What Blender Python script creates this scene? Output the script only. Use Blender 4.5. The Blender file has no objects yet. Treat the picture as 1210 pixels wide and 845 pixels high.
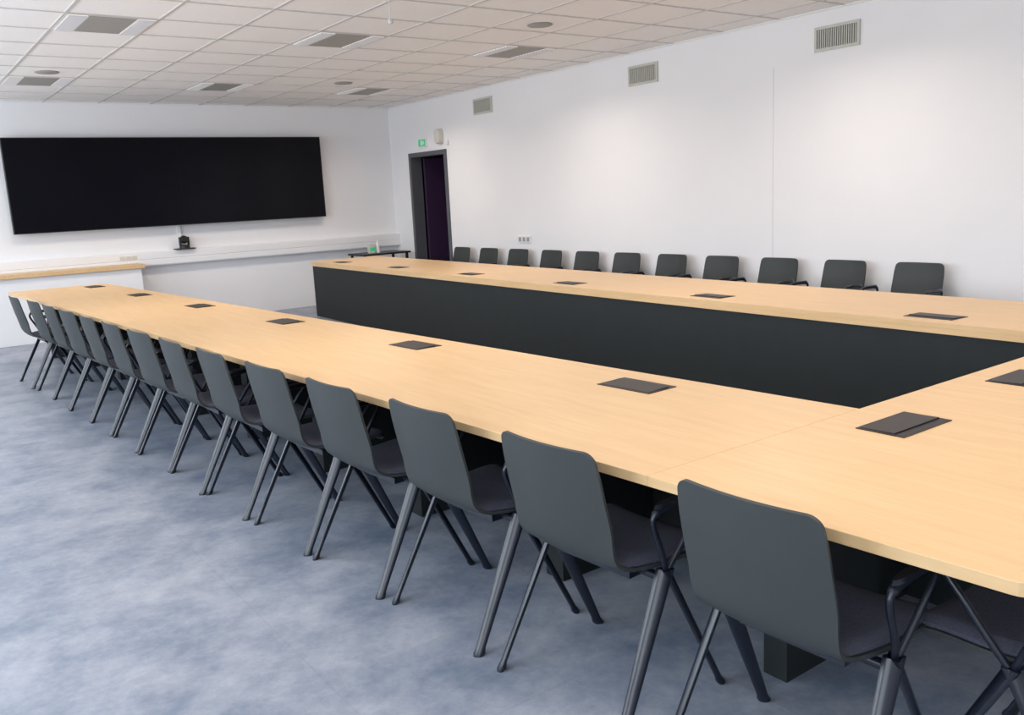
import bpy, math, random
import numpy as np
from mathutils import Matrix, Vector
random.seed(3)
S=bpy.context.scene
S.view_settings.view_transform='Standard'
S.view_settings.look='None'
CH=1.46; H=2.785; XW=6.40; YB=11.66; XL=-1.6; YN=-2.6; FZ=.04

# ---------------------------------------------------------------- materials
def mat(name,col,rough=.5,metal=0,spec=.5,noise=None,bump=None,emit=None):
    m=bpy.data.materials.new(name); m.use_nodes=True
    nt=m.node_tree; b=nt.nodes['Principled BSDF']
    b.inputs['Base Color'].default_value=(*col,1); b.inputs['Roughness'].default_value=rough
    b.inputs['Metallic'].default_value=metal; b.inputs['Specular IOR Level'].default_value=spec
    tc=nt.nodes.new('ShaderNodeTexCoord')
    if noise:
        sc,amt=noise
        n=nt.nodes.new('ShaderNodeTexNoise'); n.inputs['Scale'].default_value=sc; n.inputs['Detail'].default_value=4
        nt.links.new(tc.outputs['Object'],n.inputs['Vector'])
        r=nt.nodes.new('ShaderNodeValToRGB')
        r.color_ramp.elements[0].position=.3; r.color_ramp.elements[1].position=.7
        r.color_ramp.elements[0].color=(*[c*(1-amt) for c in col],1)
        r.color_ramp.elements[1].color=(*[min(1,c*(1+amt)) for c in col],1)
        nt.links.new(n.outputs['Fac'],r.inputs['Fac']); nt.links.new(r.outputs['Color'],b.inputs['Base Color'])
    if bump:
        sc,st=bump
        n=nt.nodes.new('ShaderNodeTexNoise'); n.inputs['Scale'].default_value=sc; n.inputs['Detail'].default_value=3
        nt.links.new(tc.outputs['Object'],n.inputs['Vector'])
        bp=nt.nodes.new('ShaderNodeBump'); bp.inputs['Strength'].default_value=st; bp.inputs['Distance'].default_value=.002
        nt.links.new(n.outputs['Fac'],bp.inputs['Height']); nt.links.new(bp.outputs['Normal'],b.inputs['Normal'])
    if emit:
        b.inputs['Emission Color'].default_value=(*emit[0],1); b.inputs['Emission Strength'].default_value=emit[1]
    return m
def wood(name,rotz=0.0):
    m=bpy.data.materials.new(name); m.use_nodes=True; nt=m.node_tree; b=nt.nodes['Principled BSDF']
    tc=nt.nodes.new('ShaderNodeTexCoord'); mp=nt.nodes.new('ShaderNodeMapping')
    mp.inputs['Rotation'].default_value=(0,0,rotz); mp.inputs['Scale'].default_value=(16,1.3,16)
    nt.links.new(tc.outputs['Object'],mp.inputs['Vector'])
    n=nt.nodes.new('ShaderNodeTexNoise'); n.inputs['Scale'].default_value=1.6; n.inputs['Detail'].default_value=9; n.inputs['Roughness'].default_value=.7
    nt.links.new(mp.outputs['Vector'],n.inputs['Vector'])
    r=nt.nodes.new('ShaderNodeValToRGB')
    r.color_ramp.elements[0].position=.25; r.color_ramp.elements[1].position=.78
    r.color_ramp.elements[0].color=(.62,.405,.20,1); r.color_ramp.elements[1].color=(.75,.52,.285,1)
    nt.links.new(n.outputs['Fac'],r.inputs['Fac'])
    nt.links.new(r.outputs['Color'],b.inputs['Base Color'])
    b.inputs['Roughness'].default_value=.38; b.inputs['Specular IOR Level'].default_value=.4
    return m
def floor_mat():
    m=bpy.data.materials.new('mottled_vinyl'); m.use_nodes=True; nt=m.node_tree; b=nt.nodes['Principled BSDF']
    tc=nt.nodes.new('ShaderNodeTexCoord')
    n=nt.nodes.new('ShaderNodeTexNoise'); n.inputs['Scale'].default_value=2.6; n.inputs['Detail'].default_value=14; n.inputs['Roughness'].default_value=.76
    nt.links.new(tc.outputs['Object'],n.inputs['Vector'])
    r=nt.nodes.new('ShaderNodeValToRGB')
    r.color_ramp.elements[0].position=.36; r.color_ramp.elements[1].position=.68
    r.color_ramp.elements[0].color=(.150,.19,.26,1); r.color_ramp.elements[1].color=(.40,.415,.465,1)
    nt.links.new(n.outputs['Fac'],r.inputs['Fac'])
    br=nt.nodes.new('ShaderNodeTexBrick'); br.inputs['Scale'].default_value=1.0; br.inputs['Mortar Size'].default_value=.0025
    br.inputs['Brick Width'].default_value=.92; br.inputs['Row Height'].default_value=.92; br.offset=0
    br.inputs['Color1'].default_value=(1,1,1,1); br.inputs['Color2'].default_value=(.95,.95,.96,1); br.inputs['Mortar'].default_value=(.85,.85,.87,1)
    nt.links.new(tc.outputs['Object'],br.inputs['Vector'])
    mx=nt.nodes.new('ShaderNodeMixRGB'); mx.blend_type='MULTIPLY'; mx.inputs['Fac'].default_value=.7
    nt.links.new(r.outputs['Color'],mx.inputs['Color1']); nt.links.new(br.outputs['Color'],mx.inputs['Color2'])
    nt.links.new(mx.outputs['Color'],b.inputs['Base Color'])
    n2=nt.nodes.new('ShaderNodeTexNoise'); n2.inputs['Scale'].default_value=5; n2.inputs['Detail'].default_value=5
    nt.links.new(tc.outputs['Object'],n2.inputs['Vector'])
    mr=nt.nodes.new('ShaderNodeMapRange'); mr.inputs['To Min'].default_value=.30; mr.inputs['To Max'].default_value=.46
    nt.links.new(n2.outputs['Fac'],mr.inputs['Value']); nt.links.new(mr.outputs['Result'],b.inputs['Roughness'])
    return m
M_wall=mat('white_wall_paint',(.85,.85,.865),.85,noise=(1.5,.012),bump=(180,.08))
M_wallw=mat('white_trunking',(.84,.84,.85),.5,noise=(3,.01))
M_ceil=mat('mineral_ceiling_tile',(.92,.91,.90),.9,noise=(60,.03),bump=(220,.2))
M_bar=mat('ceiling_t_bar',(.60,.58,.56),.6,noise=(5,.02))
M_floor=floor_mat()
M_woodL=wood('beech_laminate'); M_woodX=wood('beech_laminate_cross',math.pi/2)
M_panel=mat('anthracite_panel',(.015,.019,.020),.6,spec=.3,noise=(8,.08))
M_shell=mat('chair_grey_plastic',(.042,.048,.049),.5,spec=.35,noise=(12,.04),bump=(400,.1))
M_fab=mat('chair_seat_fabric',(.075,.078,.112),.95,noise=(220,.25),bump=(600,.4))
M_frame=mat('chair_black_metal',(.007,.010,.020),.30,metal=.0,spec=.55,noise=(9,.1))
M_black=mat('black_plastic',(.010,.010,.011),.45,noise=(20,.1))
M_sock=mat('bronze_anodised_flap',(.030,.024,.021),.45,spec=.3,noise=(30,.1))
M_screen=mat('screen_glass',(.003,.003,.006),.12,spec=.12,noise=(2,.1))
M_purple=mat('dark_purple_paint',(.035,.012,.05),.7,noise=(2,.05))
M_dframe=mat('grey_door_frame',(.09,.095,.11),.5,noise=(5,.03))
M_grille=mat('beige_grille',(.55,.55,.50),.5,noise=(5,.02))
M_dark=mat('grille_dark',(.10,.10,.09),.8,noise=(5,.02))
M_grey=mat('grey_perforated',(.34,.34,.32),.6,noise=(300,.2))
M_louv=mat('white_louvre',(.85,.85,.83),.4,noise=(5,.02),emit=((1,.95,.9),.4))
M_green=mat('exit_green',(.02,.35,.15),.5,noise=(5,.05),emit=((.05,.8,.35),.3))
M_cream=mat('cream_plastic',(.62,.60,.55),.5,noise=(5,.02))
M_white=mat('white_plastic',(.8,.8,.8),.4,noise=(5,.02))
M_joint=mat('wall_joint_strip',(.72,.72,.74),.7,noise=(5,.02))
M_alu=mat('window_aluminium',(.6,.6,.62),.4,noise=(5,.02))

# ---------------------------------------------------------------- mesh builder
class MB:
    def __init__(s): s.v=[];s.f=[];s.m=[];s.mats=[]
    def mi(s,m):
        if m not in s.mats: s.mats.append(m)
        return s.mats.index(m)
    def add(s,vs,fs,m):
        o=len(s.v); s.v+= [tuple(map(float,p)) for p in vs]; k=s.mi(m)
        for f in fs: s.f.append(tuple(i+o for i in f)); s.m.append(k)
    def prism(s,quad,z0,z1,m):
        n=len(quad)
        vs=[(x,y,z0) for x,y in quad]+[(x,y,z1) for x,y in quad]
        fs=[tuple(reversed(range(n))),tuple(range(n,2*n))]+[(i,(i+1)%n,(i+1)%n+n,i+n) for i in range(n)]
        s.add(vs,fs,m)
    def box(s,x0,x1,y0,y1,z0,z1,m): s.prism([(x0,y0),(x1,y0),(x1,y1),(x0,y1)],z0,z1,m)
    def rings(s,rings,m,cap=True,closed=True):
        n=len(rings[0]); vs=[p for r in rings for p in r]; fs=[]
        for i in range(len(rings)-1):
            for j in range(n if closed else n-1):
                a=i*n+j;b=i*n+(j+1)%n; fs.append((a,b,b+n,a+n))
        if cap: fs.append(tuple(reversed(range(n)))); fs.append(tuple((len(rings)-1)*n+j for j in range(n)))
        s.add(vs,fs,m)
    def lathe(s,prof,c,m,n=24,axis='z'):
        rs=[]
        for r,h in prof:
            ring=[]
            for j in range(n):
                a=2*math.pi*j/n; p=(r*math.cos(a),r*math.sin(a),h)
                if axis=='x': p=(p[2],p[0],p[1])
                if axis=='y': p=(p[1],p[2],p[0])
                ring.append((c[0]+p[0],c[1]+p[1],c[2]+p[2]))
            rs.append(ring)
        s.rings(rs,m)
    def tube(s,pts,rad,m,n=10):
        P=[Vector(p) for p in pts]; k=len(P); rs=[]
        if not hasattr(rad,'__len__'): rad=[rad]*k
        ref=None
        for i in range(k):
            t=(P[min(i+1,k-1)]-P[max(i-1,0)]).normalized()
            if ref is None:
                ref=t.orthogonal().normalized()
            else: ref=(ref-t*ref.dot(t)).normalized()
            b=t.cross(ref)
            rs.append([P[i]+(ref*math.cos(2*math.pi*j/n)+b*math.sin(2*math.pi*j/n))*rad[i] for j in range(n)])
        s.rings(rs,m)
    def blade(s,pts,ab,axis,m,n=14):
        ax=Vector((axis[0],axis[1],0)).normalized(); ay=Vector((-ax.y,ax.x,0)); rs=[]
        for p,(a,b) in zip(pts,ab):
            rs.append([Vector(p)+ax*a*math.cos(2*math.pi*j/n)+ay*b*math.sin(2*math.pi*j/n) for j in range(n)])
        s.rings(rs,m)
    def mesh(s,name,smooth=False,ang=35):
        me=bpy.data.meshes.new(name); me.from_pydata(s.v,[],s.f); me.update()
        for m in s.mats: me.materials.append(m)
        me.polygons.foreach_set('material_index',s.m)
        import bmesh
        bm=bmesh.new(); bm.from_mesh(me); bmesh.ops.recalc_face_normals(bm,faces=bm.faces); bm.to_mesh(me); bm.free()
        if smooth:
            me.polygons.foreach_set('use_smooth',[True]*len(me.polygons))
            me.set_sharp_from_angle(angle=math.radians(ang))
        return me
    def obj(s,name,smooth=False,bevel=0,parent=None,ang=35):
        o=bpy.data.objects.new(name,s.mesh(name,smooth,ang)); S.collection.objects.link(o)
        if bevel:
            b=o.modifiers.new('bevel','BEVEL'); b.width=bevel; b.segments=2; b.limit_method='ANGLE'
        if parent: o.parent=parent
        return o
def empty(name):
    o=bpy.data.objects.new(name,None); S.collection.objects.link(o); return o
def catmull(P,n):
    P=np.array(P,float); Q=np.vstack([2*P[0]-P[1],P,2*P[-1]-P[-2]]); out=[]
    for i in range(1,len(Q)-2):
        for t in np.linspace(0,1,n,endpoint=False):
            a,b,c,d=Q[i-1],Q[i],Q[i+1],Q[i+2]
            out.append(.5*((2*b)+(-a+c)*t+(2*a-5*b+4*c-d)*t*t+(-a+3*b-3*c+d)*t**3))
    out.append(Q[-2]); return np.array(out)

# ---------------------------------------------------------------- room shell
b=MB(); b.box(XL-.2,XW+1.6,YN-.2,YB+.2,-.1,FZ,M_floor); b.obj('floor')
b=MB(); b.box(XL-.2,XW+.2,YN-.2,YB+.2,H,H+.1,M_ceil); b.obj('ceiling')
b=MB(); b.box(XL-.2,XW+.15,YB,YB+.15,0,H,M_wall); b.obj('wall_back')
b=MB(); b.box(XL-.2,XW+.15,YN-.15,YN,0,H,M_wall); b.obj('wall_front')
D0,D1,DT=10.17,11.07,2.05
b=MB(); b.box(XW,XW+.15,YN,D0,0,H,M_wall); b.box(XW,XW+.15,D1,YB,0,H,M_wall); b.box(XW,XW+.15,D0,D1,DT,H,M_wall); b.obj('wall_right')
wins=[(-2.0,.6),(1.4,4.0),(4.8,7.4),(8.2,10.8)]
b=MB(); b.box(XL-.15,XL,YN,YB,0,.85,M_wall); b.box(XL-.15,XL,YN,YB,2.5,H,M_wall)
prev=YN
for w0,w1 in wins: b.box(XL-.15,XL,prev,w0,.85,2.5,M_wall); prev=w1
b.box(XL-.15,XL,prev,YB,.85,2.5,M_wall); b.obj('wall_left')
for i,(w0,w1) in enumerate(wins):
    b=MB(); x0,x1=XL-.11,XL-.05; t=.05; mid=(w0+w1)/2
    b.box(x0,x1,w0,w1,.85,.85+t,M_alu); b.box(x0,x1,w0,w1,2.5-t,2.5,M_alu)
    for yy in (w0,mid-t/2,w1-t): b.box(x0,x1,yy,yy+t,.85+t,2.5-t,M_alu)
    b.obj('window_%d'%(i+1),bevel=.004)
# corridor behind the door
b=MB(); X2=XW+1.4
b.box(X2,X2+.05,9.3,YB+.1,FZ,2.5,M_purple); b.box(XW+.15,X2,9.25,9.3,FZ,2.5,M_purple); b.box(XW+.15,X2,YB+.1,YB+.15,FZ,2.5,M_purple)
b.box(XW+.15,X2+.05,9.25,YB+.15,2.5,2.55,M_purple); b.obj('wall_corridor')
b=MB(); f=.05
b.box(XW-.02,XW+.16,D0-f,D0+.01,FZ,DT+f,M_dframe); b.box(XW-.02,XW+.16,D1-.01,D1+f,FZ,DT+f,M_dframe); b.box(XW-.02,XW+.16,D0+.01,D1-.01,DT-.01,DT+f,M_dframe)
b.obj('trim_1',bevel=.004)
door=empty('door_1')
b=MB(); b.box(XW+.17,XW+1.03,D1-.07,D1-.03,FZ+.01,DT-.02,M_purple); b.obj('leaf',bevel=.003,parent=door)
b=MB(); b.tube([(XW+.95,D1-.07,1.03),(XW+.95,D1-.12,1.03),(XW+.83,D1-.125,1.03)],.01,M_alu); b.obj('handle',smooth=True,parent=door)
b=MB(); b.box(XW-.003,XW,4.867,4.873,FZ,2.4,M_joint); b.obj('trim_2')
# ceiling T-bar grid
b=MB(); y=YN
gx=[.077+.6*k for k in range(-2,11)]; gy=[.6*k for k in range(-4,20)]
for x in gx: b.box(x-.011,x+.011,YN,YB,H-.005,H,M_bar)
for y in gy: b.box(XL,XW,y-.011,y+.011,H-.0045,H,M_bar)
b.box(XW-.02,XW,YN,YB,H-.012,H,M_white); b.box(XL,XW,YB-.02,YB,H-.012,H,M_white)
b.obj('trim_3')

# ---------------------------------------------------------------- ceiling fixtures
def fixture(cx,cy):
    b=MB(); z=H
    b.box(cx-.29,cx+.29,cy-.29,cy+.29,z-.008,z,M_bar)
    b.box(cx-.15,cx+.15,cy-.28,cy+.28,z-.012,z-.008,M_grey)
    for sx in (-1,1):
        x0,x1=(cx-.28,cx-.16) if sx<0 else (cx+.16,cx+.28)
        b.box(x0,x1,cy-.28,cy+.28,z-.010,z-.008,M_louv)
        for k in range(13):
            yy=cy-.27+k*.045; b.box(x0,x1,yy-.003,yy+.003,z-.018,z-.010,M_alu)
    b.obj('ceiling_light_fixture')
    l=bpy.data.lights.new('fixture_lamp','AREA'); l.shape='SQUARE'; l.size=.5; l.energy=15; l.color=(1,.87,.77); l.spread=math.radians(150)
    o=bpy.data.objects.new('fixture_lamp',l); S.collection.objects.link(o); o.location=(cx,cy,H-.05)
for cy in (.9,3.9,6.9,9.9):
    for cx in (1.577,3.377,5.177): fixture(cx,cy)
for cx,cy in ((1.57,9.3),(4.57,9.3),(4.59,5.75),(1.57,5.75)):
    b=MB(); b.lathe([(.001,0),(.10,0),(.105,-.004),(.095,-.010),(.001,-.012)],(cx,cy,H),M_grey); b.obj('ceiling_speaker',smooth=True)
b=MB(); b.tube([(3.04,5.41,H),(3.04,5.41,H-.13)],.004,M_alu); b.lathe([(.001,-.02),(.014,-.015),(.02,0),(.014,.015),(.001,.02)],(3.04,5.41,H-.145),M_alu); b.lathe([(.001,0),(.03,0),(.03,-.012),(.001,-.012)],(3.04,5.41,H),M_white); b.obj('hanging_ceiling_sensor',smooth=True)

# ---------------------------------------------------------------- wall vents
for cy in (4.265,6.415,9.21):
    b=MB(); x=XW; y0,y1,z0,z1=cy-.2,cy+.2,2.465,2.655
    b.box(x-.006,x,y0+.02,y1-.02,z0+.02,z1-.02,M_dark)
    b.box(x-.018,x,y0,y1,z0,z0+.022,M_grille); b.box(x-.018,x,y0,y1,z1-.022,z1,M_grille)
    b.box(x-.018,x,y0,y0+.022,z0+.022,z1-.022,M_grille); b.box(x-.018,x,y1-.022,y1,z0+.022,z1-.022,M_grille)
    for k in range(18):
        yy=y0+.035+k*.0194; b.box(x-.015,x-.006,yy-.0045,yy+.0045,z0+.022,z1-.022,M_grille)
    b.obj('wall_air_vent')
b=MB(); b.box(XW-.035,XW,10.59,10.79,2.165,2.275,M_white); b.box(XW-.038,XW-.035,10.60,10.78,2.175,2.265,M_green)
b.box(XW-.040,XW-.038,10.665,10.72,2.19,2.25,M_white); b.box(XW-.040,XW-.038,10.63,10.65,2.2,2.24,M_white); b.obj('exit_sign')
b=MB()
rs=[]
for d,sc in ((0,1),(-.05,1),(-.075,.85),(-.085,.5)):
    rs.append([(XW+d,10.24+.07*sc*math.copysign(abs(math.cos(a))**.6,math.cos(a)),2.27+.10*sc*math.copysign(abs(math.sin(a))**.6,math.sin(a))) for a in np.linspace(0,2*math.pi,28,endpoint=False)])
b.rings(rs,M_cream); b.obj('wall_siren',smooth=True)
b=MB(); b.box(XW-.04,XW,10.04,10.10,2.15,2.21,M_white); b.obj('wall_sensor',bevel=.01)
b=MB(); b.box(XW-.012,XW,8.35,8.61,.88,.96,M_white)
for k in range(3): b.box(XW-.014,XW-.012,8.375+k*.08,8.425+k*.08,.895,.945,M_grey)
b.obj('wall_socket_plate',bevel=.002)

# ---------------------------------------------------------------- back wall
scr=empty('video_wall_screen')
b=MB(); b.box(1.37,5.23,YB-.14,YB-.06,1.285,2.37,M_black); b.obj('housing',parent=scr)
for x0,x1,n in ((1.378,3.2995,'panel_a'),(3.3005,5.222,'panel_b')):
    b=MB(); b.box(x0,x1,YB-.1412,YB-.14,1.293,2.362,M_screen); b.obj(n,parent=scr)
b=MB(); b.box(1.7,4.9,YB-.06,YB,1.45,2.2,M_black); b.obj('wall_bracket',parent=scr)
b=MB(); b.box(XL,XW,YB-.10,YB,.80,.975,M_wallw)
b.box(XL,XW,YB-.106,YB-.10,.81,.875,M_wallw); b.box(XL,XW,YB-.106,YB-.10,.885,.965,M_wallw)
b.obj('trim_4',bevel=.006)
b=MB()
for k in range(3): b.box(2.47+k*.07,2.53+k*.07,YB-.112,YB-.106,.895,.94,M_cream)
b.obj('trunking_socket',bevel=.002)
b=MB(); b.box(3.22,3.26,YB-.03,YB,.975,1.3,M_wallw); b.obj('trim_5',bevel=.003)
cam_p=empty('video_conference_camera')
c=(3.27,YB-.06)
b=MB(); b.box(c[0]-.12,c[0]+.12,YB-.16,YB-.0,.977,.989,M_black); b.obj('shelf_plate',parent=cam_p,bevel=.002)
b=MB(); b.lathe([(.001,0),(.065,0),(.062,.03),(.05,.04),(.001,.042)],(c[0],c[1]-.02,.989),M_black); b.obj('base',smooth=True,parent=cam_p)
b=MB(); b.box(c[0]-.06,c[0]-.045,c[1]-.05,c[1]+.01,1.02,1.13,M_black); b.box(c[0]+.045,c[0]+.06,c[1]-.05,c[1]+.01,1.02,1.13,M_black)
b.lathe([(.001,-.06),(.03,-.058),(.045,-.04),(.05,0),(.045,.03),(.001,.04)],(c[0],c[1]-.02,1.10),M_black,axis='y'); b.obj('head',smooth=True,parent=cam_p)
cb=empty('low_cabinet')
b=MB(); b.box(XL+.02,2.64,11.28,YB-.11,FZ,.80,M_wallw); 
b.obj('body',parent=cb,bevel=.003)
b=MB(); b.box(XL+.02,2.68,11.24,YB-.11,.80,.85,M_woodX); b.obj('top',parent=cb,bevel=.004)
st=empty('small_side_table')
b=MB(); b.box(5.50,6.25,11.0,11.5,.715,.74,M_black); b.obj('top',parent=st,bevel=.004)
b=MB()
for x in (5.53,6.19):
    for y in (11.03,11.44): b.box(x,x+.03,y,y+.03,FZ,.715,M_black)
b.obj('legs',parent=st)
b=MB(); b.lathe([(.001,0),(.032,0),(.034,.01),(.034,.11),(.015,.135),(.012,.15),(.012,.165),(.001,.166)],(5.83,11.2,.74),M_white); b.tube([(5.83,11.2,.90),(5.83,11.2,.925),(5.79,11.2,.925)],.006,M_white); b.obj('hand_sanitizer_bottle',smooth=True)
b=MB(); b.box(5.69,5.77,11.17,11.25,.74,.86,M_cream); b.box(5.69,5.77,11.169,11.17,.77,.82,M_green); b.obj('small_carton',bevel=.003)

# ---------------------------------------------------------------- conference table
tb=empty('conference_table')
ZT=.74; TH=.028
lo=lambda y:1.555-.052*(y-.63)
li=lambda y:2.45-.055*(y-1.53)
ri=lambda y:4.14+.044*(y-1.53)
ro=lambda y:ri(y)+.92
YI=1.53; YE=10.1; YER=10.6; YO=.63
def rquad(q,r,idx,n=6):
    out=[]
    for i,p in enumerate(q):
        if i not in idx: out.append(p); continue
        a=Vector(q[i-1]);c=Vector(p);d=Vector(q[(i+1)%len(q)])
        p0=c+(a-c).normalized()*r;p1=c+(d-c).normalized()*r
        for t in np.linspace(0,1,n):
            v=p0*(1-t)**2+c*2*t*(1-t)+p1*t*t; out.append((v.x,v.y))
    return out
def top(q,name,m,r,idx):
    Q=rquad(q,r,idx); b=MB(); b.prism(Q,ZT-TH,ZT,m); return b.obj(name,bevel=.0012,parent=tb)
g=.0003
top([(lo(YI),YI+g),(li(YI),YI+g),(li(YE),YE),(lo(YE),YE)],'top_side_a',M_woodL,.04,(2,3))
top([(ri(YI),YI+g),(ro(YI),YI+g),(ro(YER),YER),(ri(YER),YER)],'top_side_b',M_woodL,.04,(2,3))
top([(lo(YO),YO),(ro(YO),YO),(ro(YI),YI-g),(lo(YI),YI-g)],'top_head',M_woodX,.035,(0,1))
b=MB(); e=.02
b.prism([(ri(YI),YI),(ri(YI)+e,YI),(ri(YER)+e,YER-.04),(ri(YER),YER-.04)],ZT-.055,ZT-TH,M_woodL)
b.prism([(li(YI)-e,YI),(li(YI),YI),(li(YE),YE-.04),(li(YE)-e,YE-.04)],ZT-.055,ZT-TH,M_woodL)
b.prism([(li(YI),YI-e),(ri(YI),YI-e),(ri(YI),YI),(li(YI),YI)],ZT-.055,ZT-TH,M_woodX)
b.obj('inner_lipping',parent=tb)
b=MB(); i0,i1=.012,.037
b.prism([(ri(YI)+i0,YI),(ri(YI)+i1,YI),(ri(YER)+i1,YER-.03),(ri(YER)+i0,YER-.03)],FZ,ZT-.055,M_panel)
b.prism([(li(YI)-i1,YI),(li(YI)-i0,YI),(li(YE)-i0,YE-.03),(li(YE)-i1,YE-.03)],FZ,ZT-.055,M_panel)
b.prism([(li(YI)-i1,YI-i1),(ri(YI)+i1,YI-i1),(ri(YI)+i1,YI-i0),(li(YI)-i1,YI-i0)],FZ,ZT-.055,M_panel)
b.obj('modesty_panels',parent=tb)
b=MB()
for k in range(9):
    y=1.42+.945*k+.05
    if k==0: b.box(lo(y)+.43,li(YI)-.04,y-.05,y+.03,FZ,ZT-TH,M_panel)
    else: b.box(lo(y)+.43,li(y)-.045,y-.05,y+.05,FZ,ZT-TH,M_panel)
b.box(lo(YE)+.3,li(YE)-.05,YE-.2,YE-.1,FZ,ZT-TH,M_panel)
for k in range(10):
    y=1.9+.95*k; 
    if y<YER: b.box(ri(y)+.045,ro(y)-.43,y-.05,y+.05,FZ,ZT-TH,M_panel)
for x in (2.75,3.45,4.0): b.box(x-.05,x+.05,1.06,YI-.04,FZ,ZT-TH,M_panel)
b.obj('leg_panels',parent=tb)

def socket(cx,cy,ang,op):
    b=MB(); L,W=.26,.15
    b.box(-L/2,L/2,-W/2,W/2,-.02,.0018,M_sock)
    b.box(-L/2+.008,L/2-.008,-W/2+.008,-W/2+.032,.0018,.0022,M_black)
    hh=.006
    b.add([(-L/2+.010,-W/2+.034,.0018),(L/2-.010,-W/2+.034,.0018),(L/2-.010,W/2-.01,.0018),(-L/2+.010,W/2-.01,.0018),
           (-L/2+.010,-W/2+.034,hh),(L/2-.010,-W/2+.034,hh),(L/2-.010,W/2-.01,.003),(-L/2+.010,W/2-.01,.003)],
          [(0,3,2,1),(4,5,6,7),(0,1,5,4),(1,2,6,5),(2,3,7,6),(3,0,4,7)],M_sock)
    o=b.obj('power_socket'); o.location=(cx,cy,ZT+.0005); o.rotation_euler=(0,0,ang); o.parent=tb
for k in range(6):
    y=2.295+1.49*k; 
    if y>YE-.2: y=YE-.2
    socket(li(y)-.19,y,math.radians(90+3.1),True)
for k in range(6):
    y=2.3+1.53*k; socket(ri(y)+.17,y,math.radians(-90-2.5),True)
socket(2.37,1.335,0,True); socket(3.19,1.36,0,True)

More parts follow.
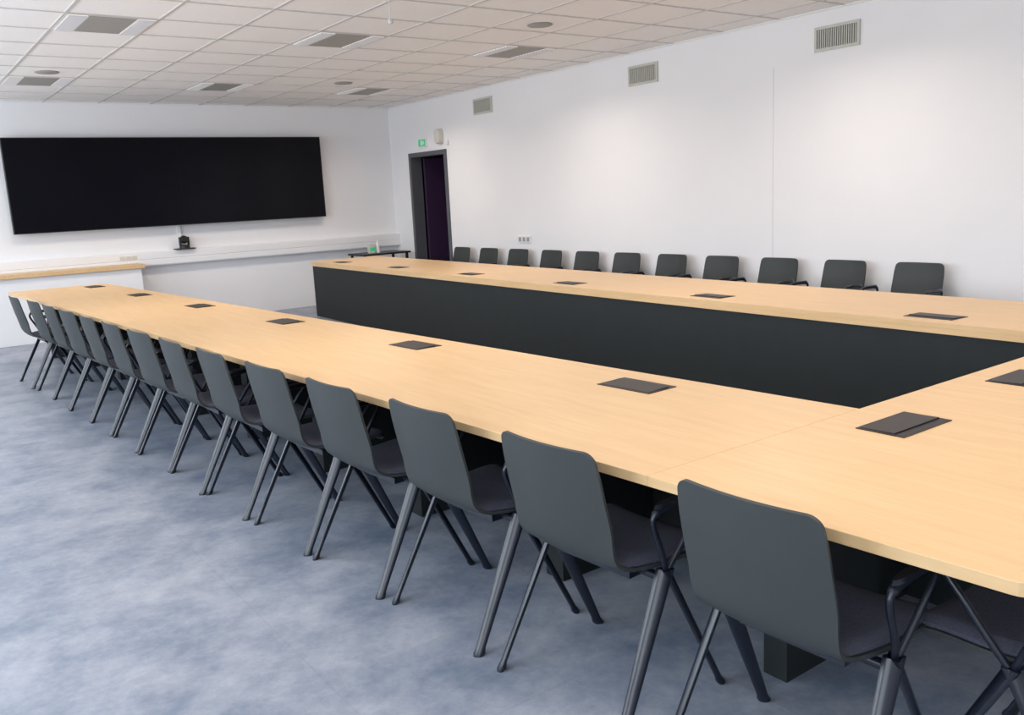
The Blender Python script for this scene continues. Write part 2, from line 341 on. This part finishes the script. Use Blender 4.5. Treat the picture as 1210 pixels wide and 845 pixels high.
# ---------------------------------------------------------------- chair
def chair_mesh():
    b=MB()
    prof=catmull([(-.232,.812),(-.216,.72),(-.196,.63),(-.176,.55),(-.150,.492),(-.105,.460),(-.04,.446),(.06,.440),(.16,.444),(.215,.438),(.235,.420)],14)
    d=np.r_[0,np.cumsum(np.linalg.norm(np.diff(prof,axis=0),axis=1))]; L=d[-1]
    ss=np.r_[[0,.001,.003,.007,.012,.018,.025,.034],np.linspace(.05,L-.06,34),[L-.045,L-.03,L-.02,L-.01,L-.004,L]]
    def at(s): return np.array([np.interp(s,d,prof[:,0]),np.interp(s,d,prof[:,1])])
    def hw0(s): return np.interp(s,[0,.08,.2,.32,.42,.55,.7,L],[.182,.190,.193,.190,.188,.205,.215,.205])
    def hw(s):
        w=hw0(s)
        for q,r in ((s,.032),(L-s,.045)):
            if q<r: w-= r-math.sqrt(max(0,r*r-(r-q)**2))
        return w
    nc=21; us=np.sign(np.linspace(-1,1,nc))*np.abs(np.linspace(-1,1,nc))**.85
    def surf(s,u,wsc=1):
        x,z=at(s); bk=min(1,max(0,(z-.46)/.12)); y=u*hw(s)*wsc; q=y/.2
        return np.array([x+.026*q*q*bk, y, z+.014*q*q*(1-bk)])
    def sheet(slist,wsc):
        G=np.array([[surf(s,u,wsc) for u in us] for s in slist])
        N=np.zeros_like(G)
        for i,s in enumerate(slist):
            t=at(min(L,s+.004))-at(max(0,s-.004)); t/=np.linalg.norm(t)
            n=np.array([-t[1],t[0]])
            x,z=at(s); bk=min(1,max(0,(z-.46)/.12))
            for j in range(nc):
                q=G[i,j,1]/.2; ny=-(2*.026*q*bk+2*.014*q*(1-bk))/.2
                v=np.array([n[0],ny,n[1]]); N[i,j]=v/np.linalg.norm(v)
        if N[-10,nc//2,2]<0: N[:,:,0]*=-1; N[:,:,2]*=-1
        return G,N
    def closed(G,A,B,N,m):
        T=G+N*A; Bt=G+N*B; R,C,_=G.shape
        vs=list(T.reshape(-1,3))+list(Bt.reshape(-1,3)); o=R*C; fs=[]
        for i in range(R-1):
            for j in range(C-1):
                a=i*C+j; fs.append((a,a+1,a+C+1,a+C)); fs.append((a+o,a+C+o,a+C+1+o,a+1+o))
        for i in range(R-1):
            for j in (0,C-1):
                a=i*C+j; fs.append((a,a+C,a+C+o,a+o))
        for j in range(C-1):
            for i in (0,R-1):
                a=i*C+j; fs.append((a,a+1,a+1+o,a+o))
        b.add(vs,fs,m)
    G,N=sheet(ss,1); closed(G,0.0,-.010,N,M_shell)
    s2=np.r_[np.linspace(.395,.44,4),np.linspace(.46,L-.03,18),[L-.02,L-.01]]
    G,N=sheet(s2,.95)
    prof_t=np.array([.002,.012,.018,.022]+[.026]*18+[.02,.01]).reshape(-1,1,1)
    ed=np.clip((1-np.abs(us))/.12,0,1)**.5; ed=(.35+.65*ed).reshape(1,-1,1)
    closed(G,prof_t*ed,.001,N,M_fab)
    for sy in (1,-1):
        jr=(.000,sy*.225,.45); 
        rf=(-.215,sy*.25,FZ); ff=(.205,sy*.25,FZ)
        fw=[(.017,.012),(.019,.014),(.0155,.010),(.018,.0105),(.021,.011),(.023,.0115),(.025,.012)]
        def leg(foot,ax):
            P=np.array(foot);Q=np.array(jr); ts=[0,.02,.06,.3,.6,.85,1.0]
            b.blade([tuple(P+(Q-P)*t) for t in ts],fw,ax,M_frame)
        leg(rf,(1,sy*1.0)); leg(ff,(1,-sy*1.0))
        pts=catmull([(.0,sy*.226,.44),(-.03,sy*.24,.51),(-.068,sy*.247,.59),(-.066,sy*.248,.622),(-.03,sy*.248,.635),(.05,sy*.248,.640),(.125,sy*.248,.640),(.138,sy*.247,.62),(.10,sy*.243,.57),(.05,sy*.235,.50),(.005,sy*.226,.44)],5)
        k=len(pts); rr=[]
        for p in pts: rr.append(.0085+ (.0035 if p[2]>.625 else 0))
        b.tube(pts,rr,M_frame)
        b.blade([(.03,sy*.248,.640),(.03,sy*.248,.651)],[(.095,.017),(.09,.013)],(1,0),M_frame)
    b.tube([(.0,-.225,.430),(.0,-.2,.42),(.0,.2,.42),(.0,.225,.430)],.013,M_frame)
    b.box(-.05,.06,-.14,.14,.408,.43,M_frame)
    return b.mesh('conference_chair',smooth=True,ang=40)
CM=chair_mesh()
def chair(x,y,a):
    o=bpy.data.objects.new('conference_chair',CM); S.collection.objects.link(o)
    o.location=(x,y,0); o.rotation_euler=(0,0,math.radians(a))
ys=[1.15,1.785,2.395,2.97,3.53,4.11,4.63,5.17,5.72,6.27,6.82,7.37,7.91,8.52]
xb=[1.40,1.36,1.33,1.28,1.24,1.20,1.16,1.13,1.10,1.07,1.04,1.01,.98,.92]
for y,x in zip(ys,xb): chair(x+.228,y,3+random.uniform(-2,2))
for k in range(11): chair(6.07,3.46+.624*k,180+random.uniform(-2,2))
chair(2.0,.745,90)

# ---------------------------------------------------------------- lights
w=bpy.data.worlds.new('World'); S.world=w; w.use_nodes=True
bg=w.node_tree.nodes['Background']; bg.inputs[0].default_value=(.78,.88,1,1); bg.inputs[1].default_value=1.4
for (w0,w1),e in zip(wins,(60,76,70,66)):
    l=bpy.data.lights.new('window_daylight','AREA'); l.shape='RECTANGLE'; l.size=1.55; l.size_y=w1-w0-.1; l.energy=e; l.color=(.84,.92,1)
    o=bpy.data.objects.new('window_daylight',l); S.collection.objects.link(o); o.location=(XL+.01,(w0+w1)/2,1.68)
    o.rotation_euler=(0,math.radians(-90),0)
# ---------------------------------------------------------------- camera
cd=bpy.data.cameras.new('camera'); co=bpy.data.objects.new('camera',cd); S.collection.objects.link(co); S.camera=co
cd.sensor_width=36; cd.lens=1030/1210*36; cd.clip_start=.05
X=Vector((.8044,-.592,-.0490)).normalized(); Zb=Vector((-.5754,-.797,.1837)); Zb=(Zb-X*Zb.dot(X)).normalized(); Yv=Zb.cross(X)
co.matrix_world=Matrix(((X.x,Yv.x,Zb.x,0),(X.y,Yv.y,Zb.y,0),(X.z,Yv.z,Zb.z,CH),(0,0,0,1)))
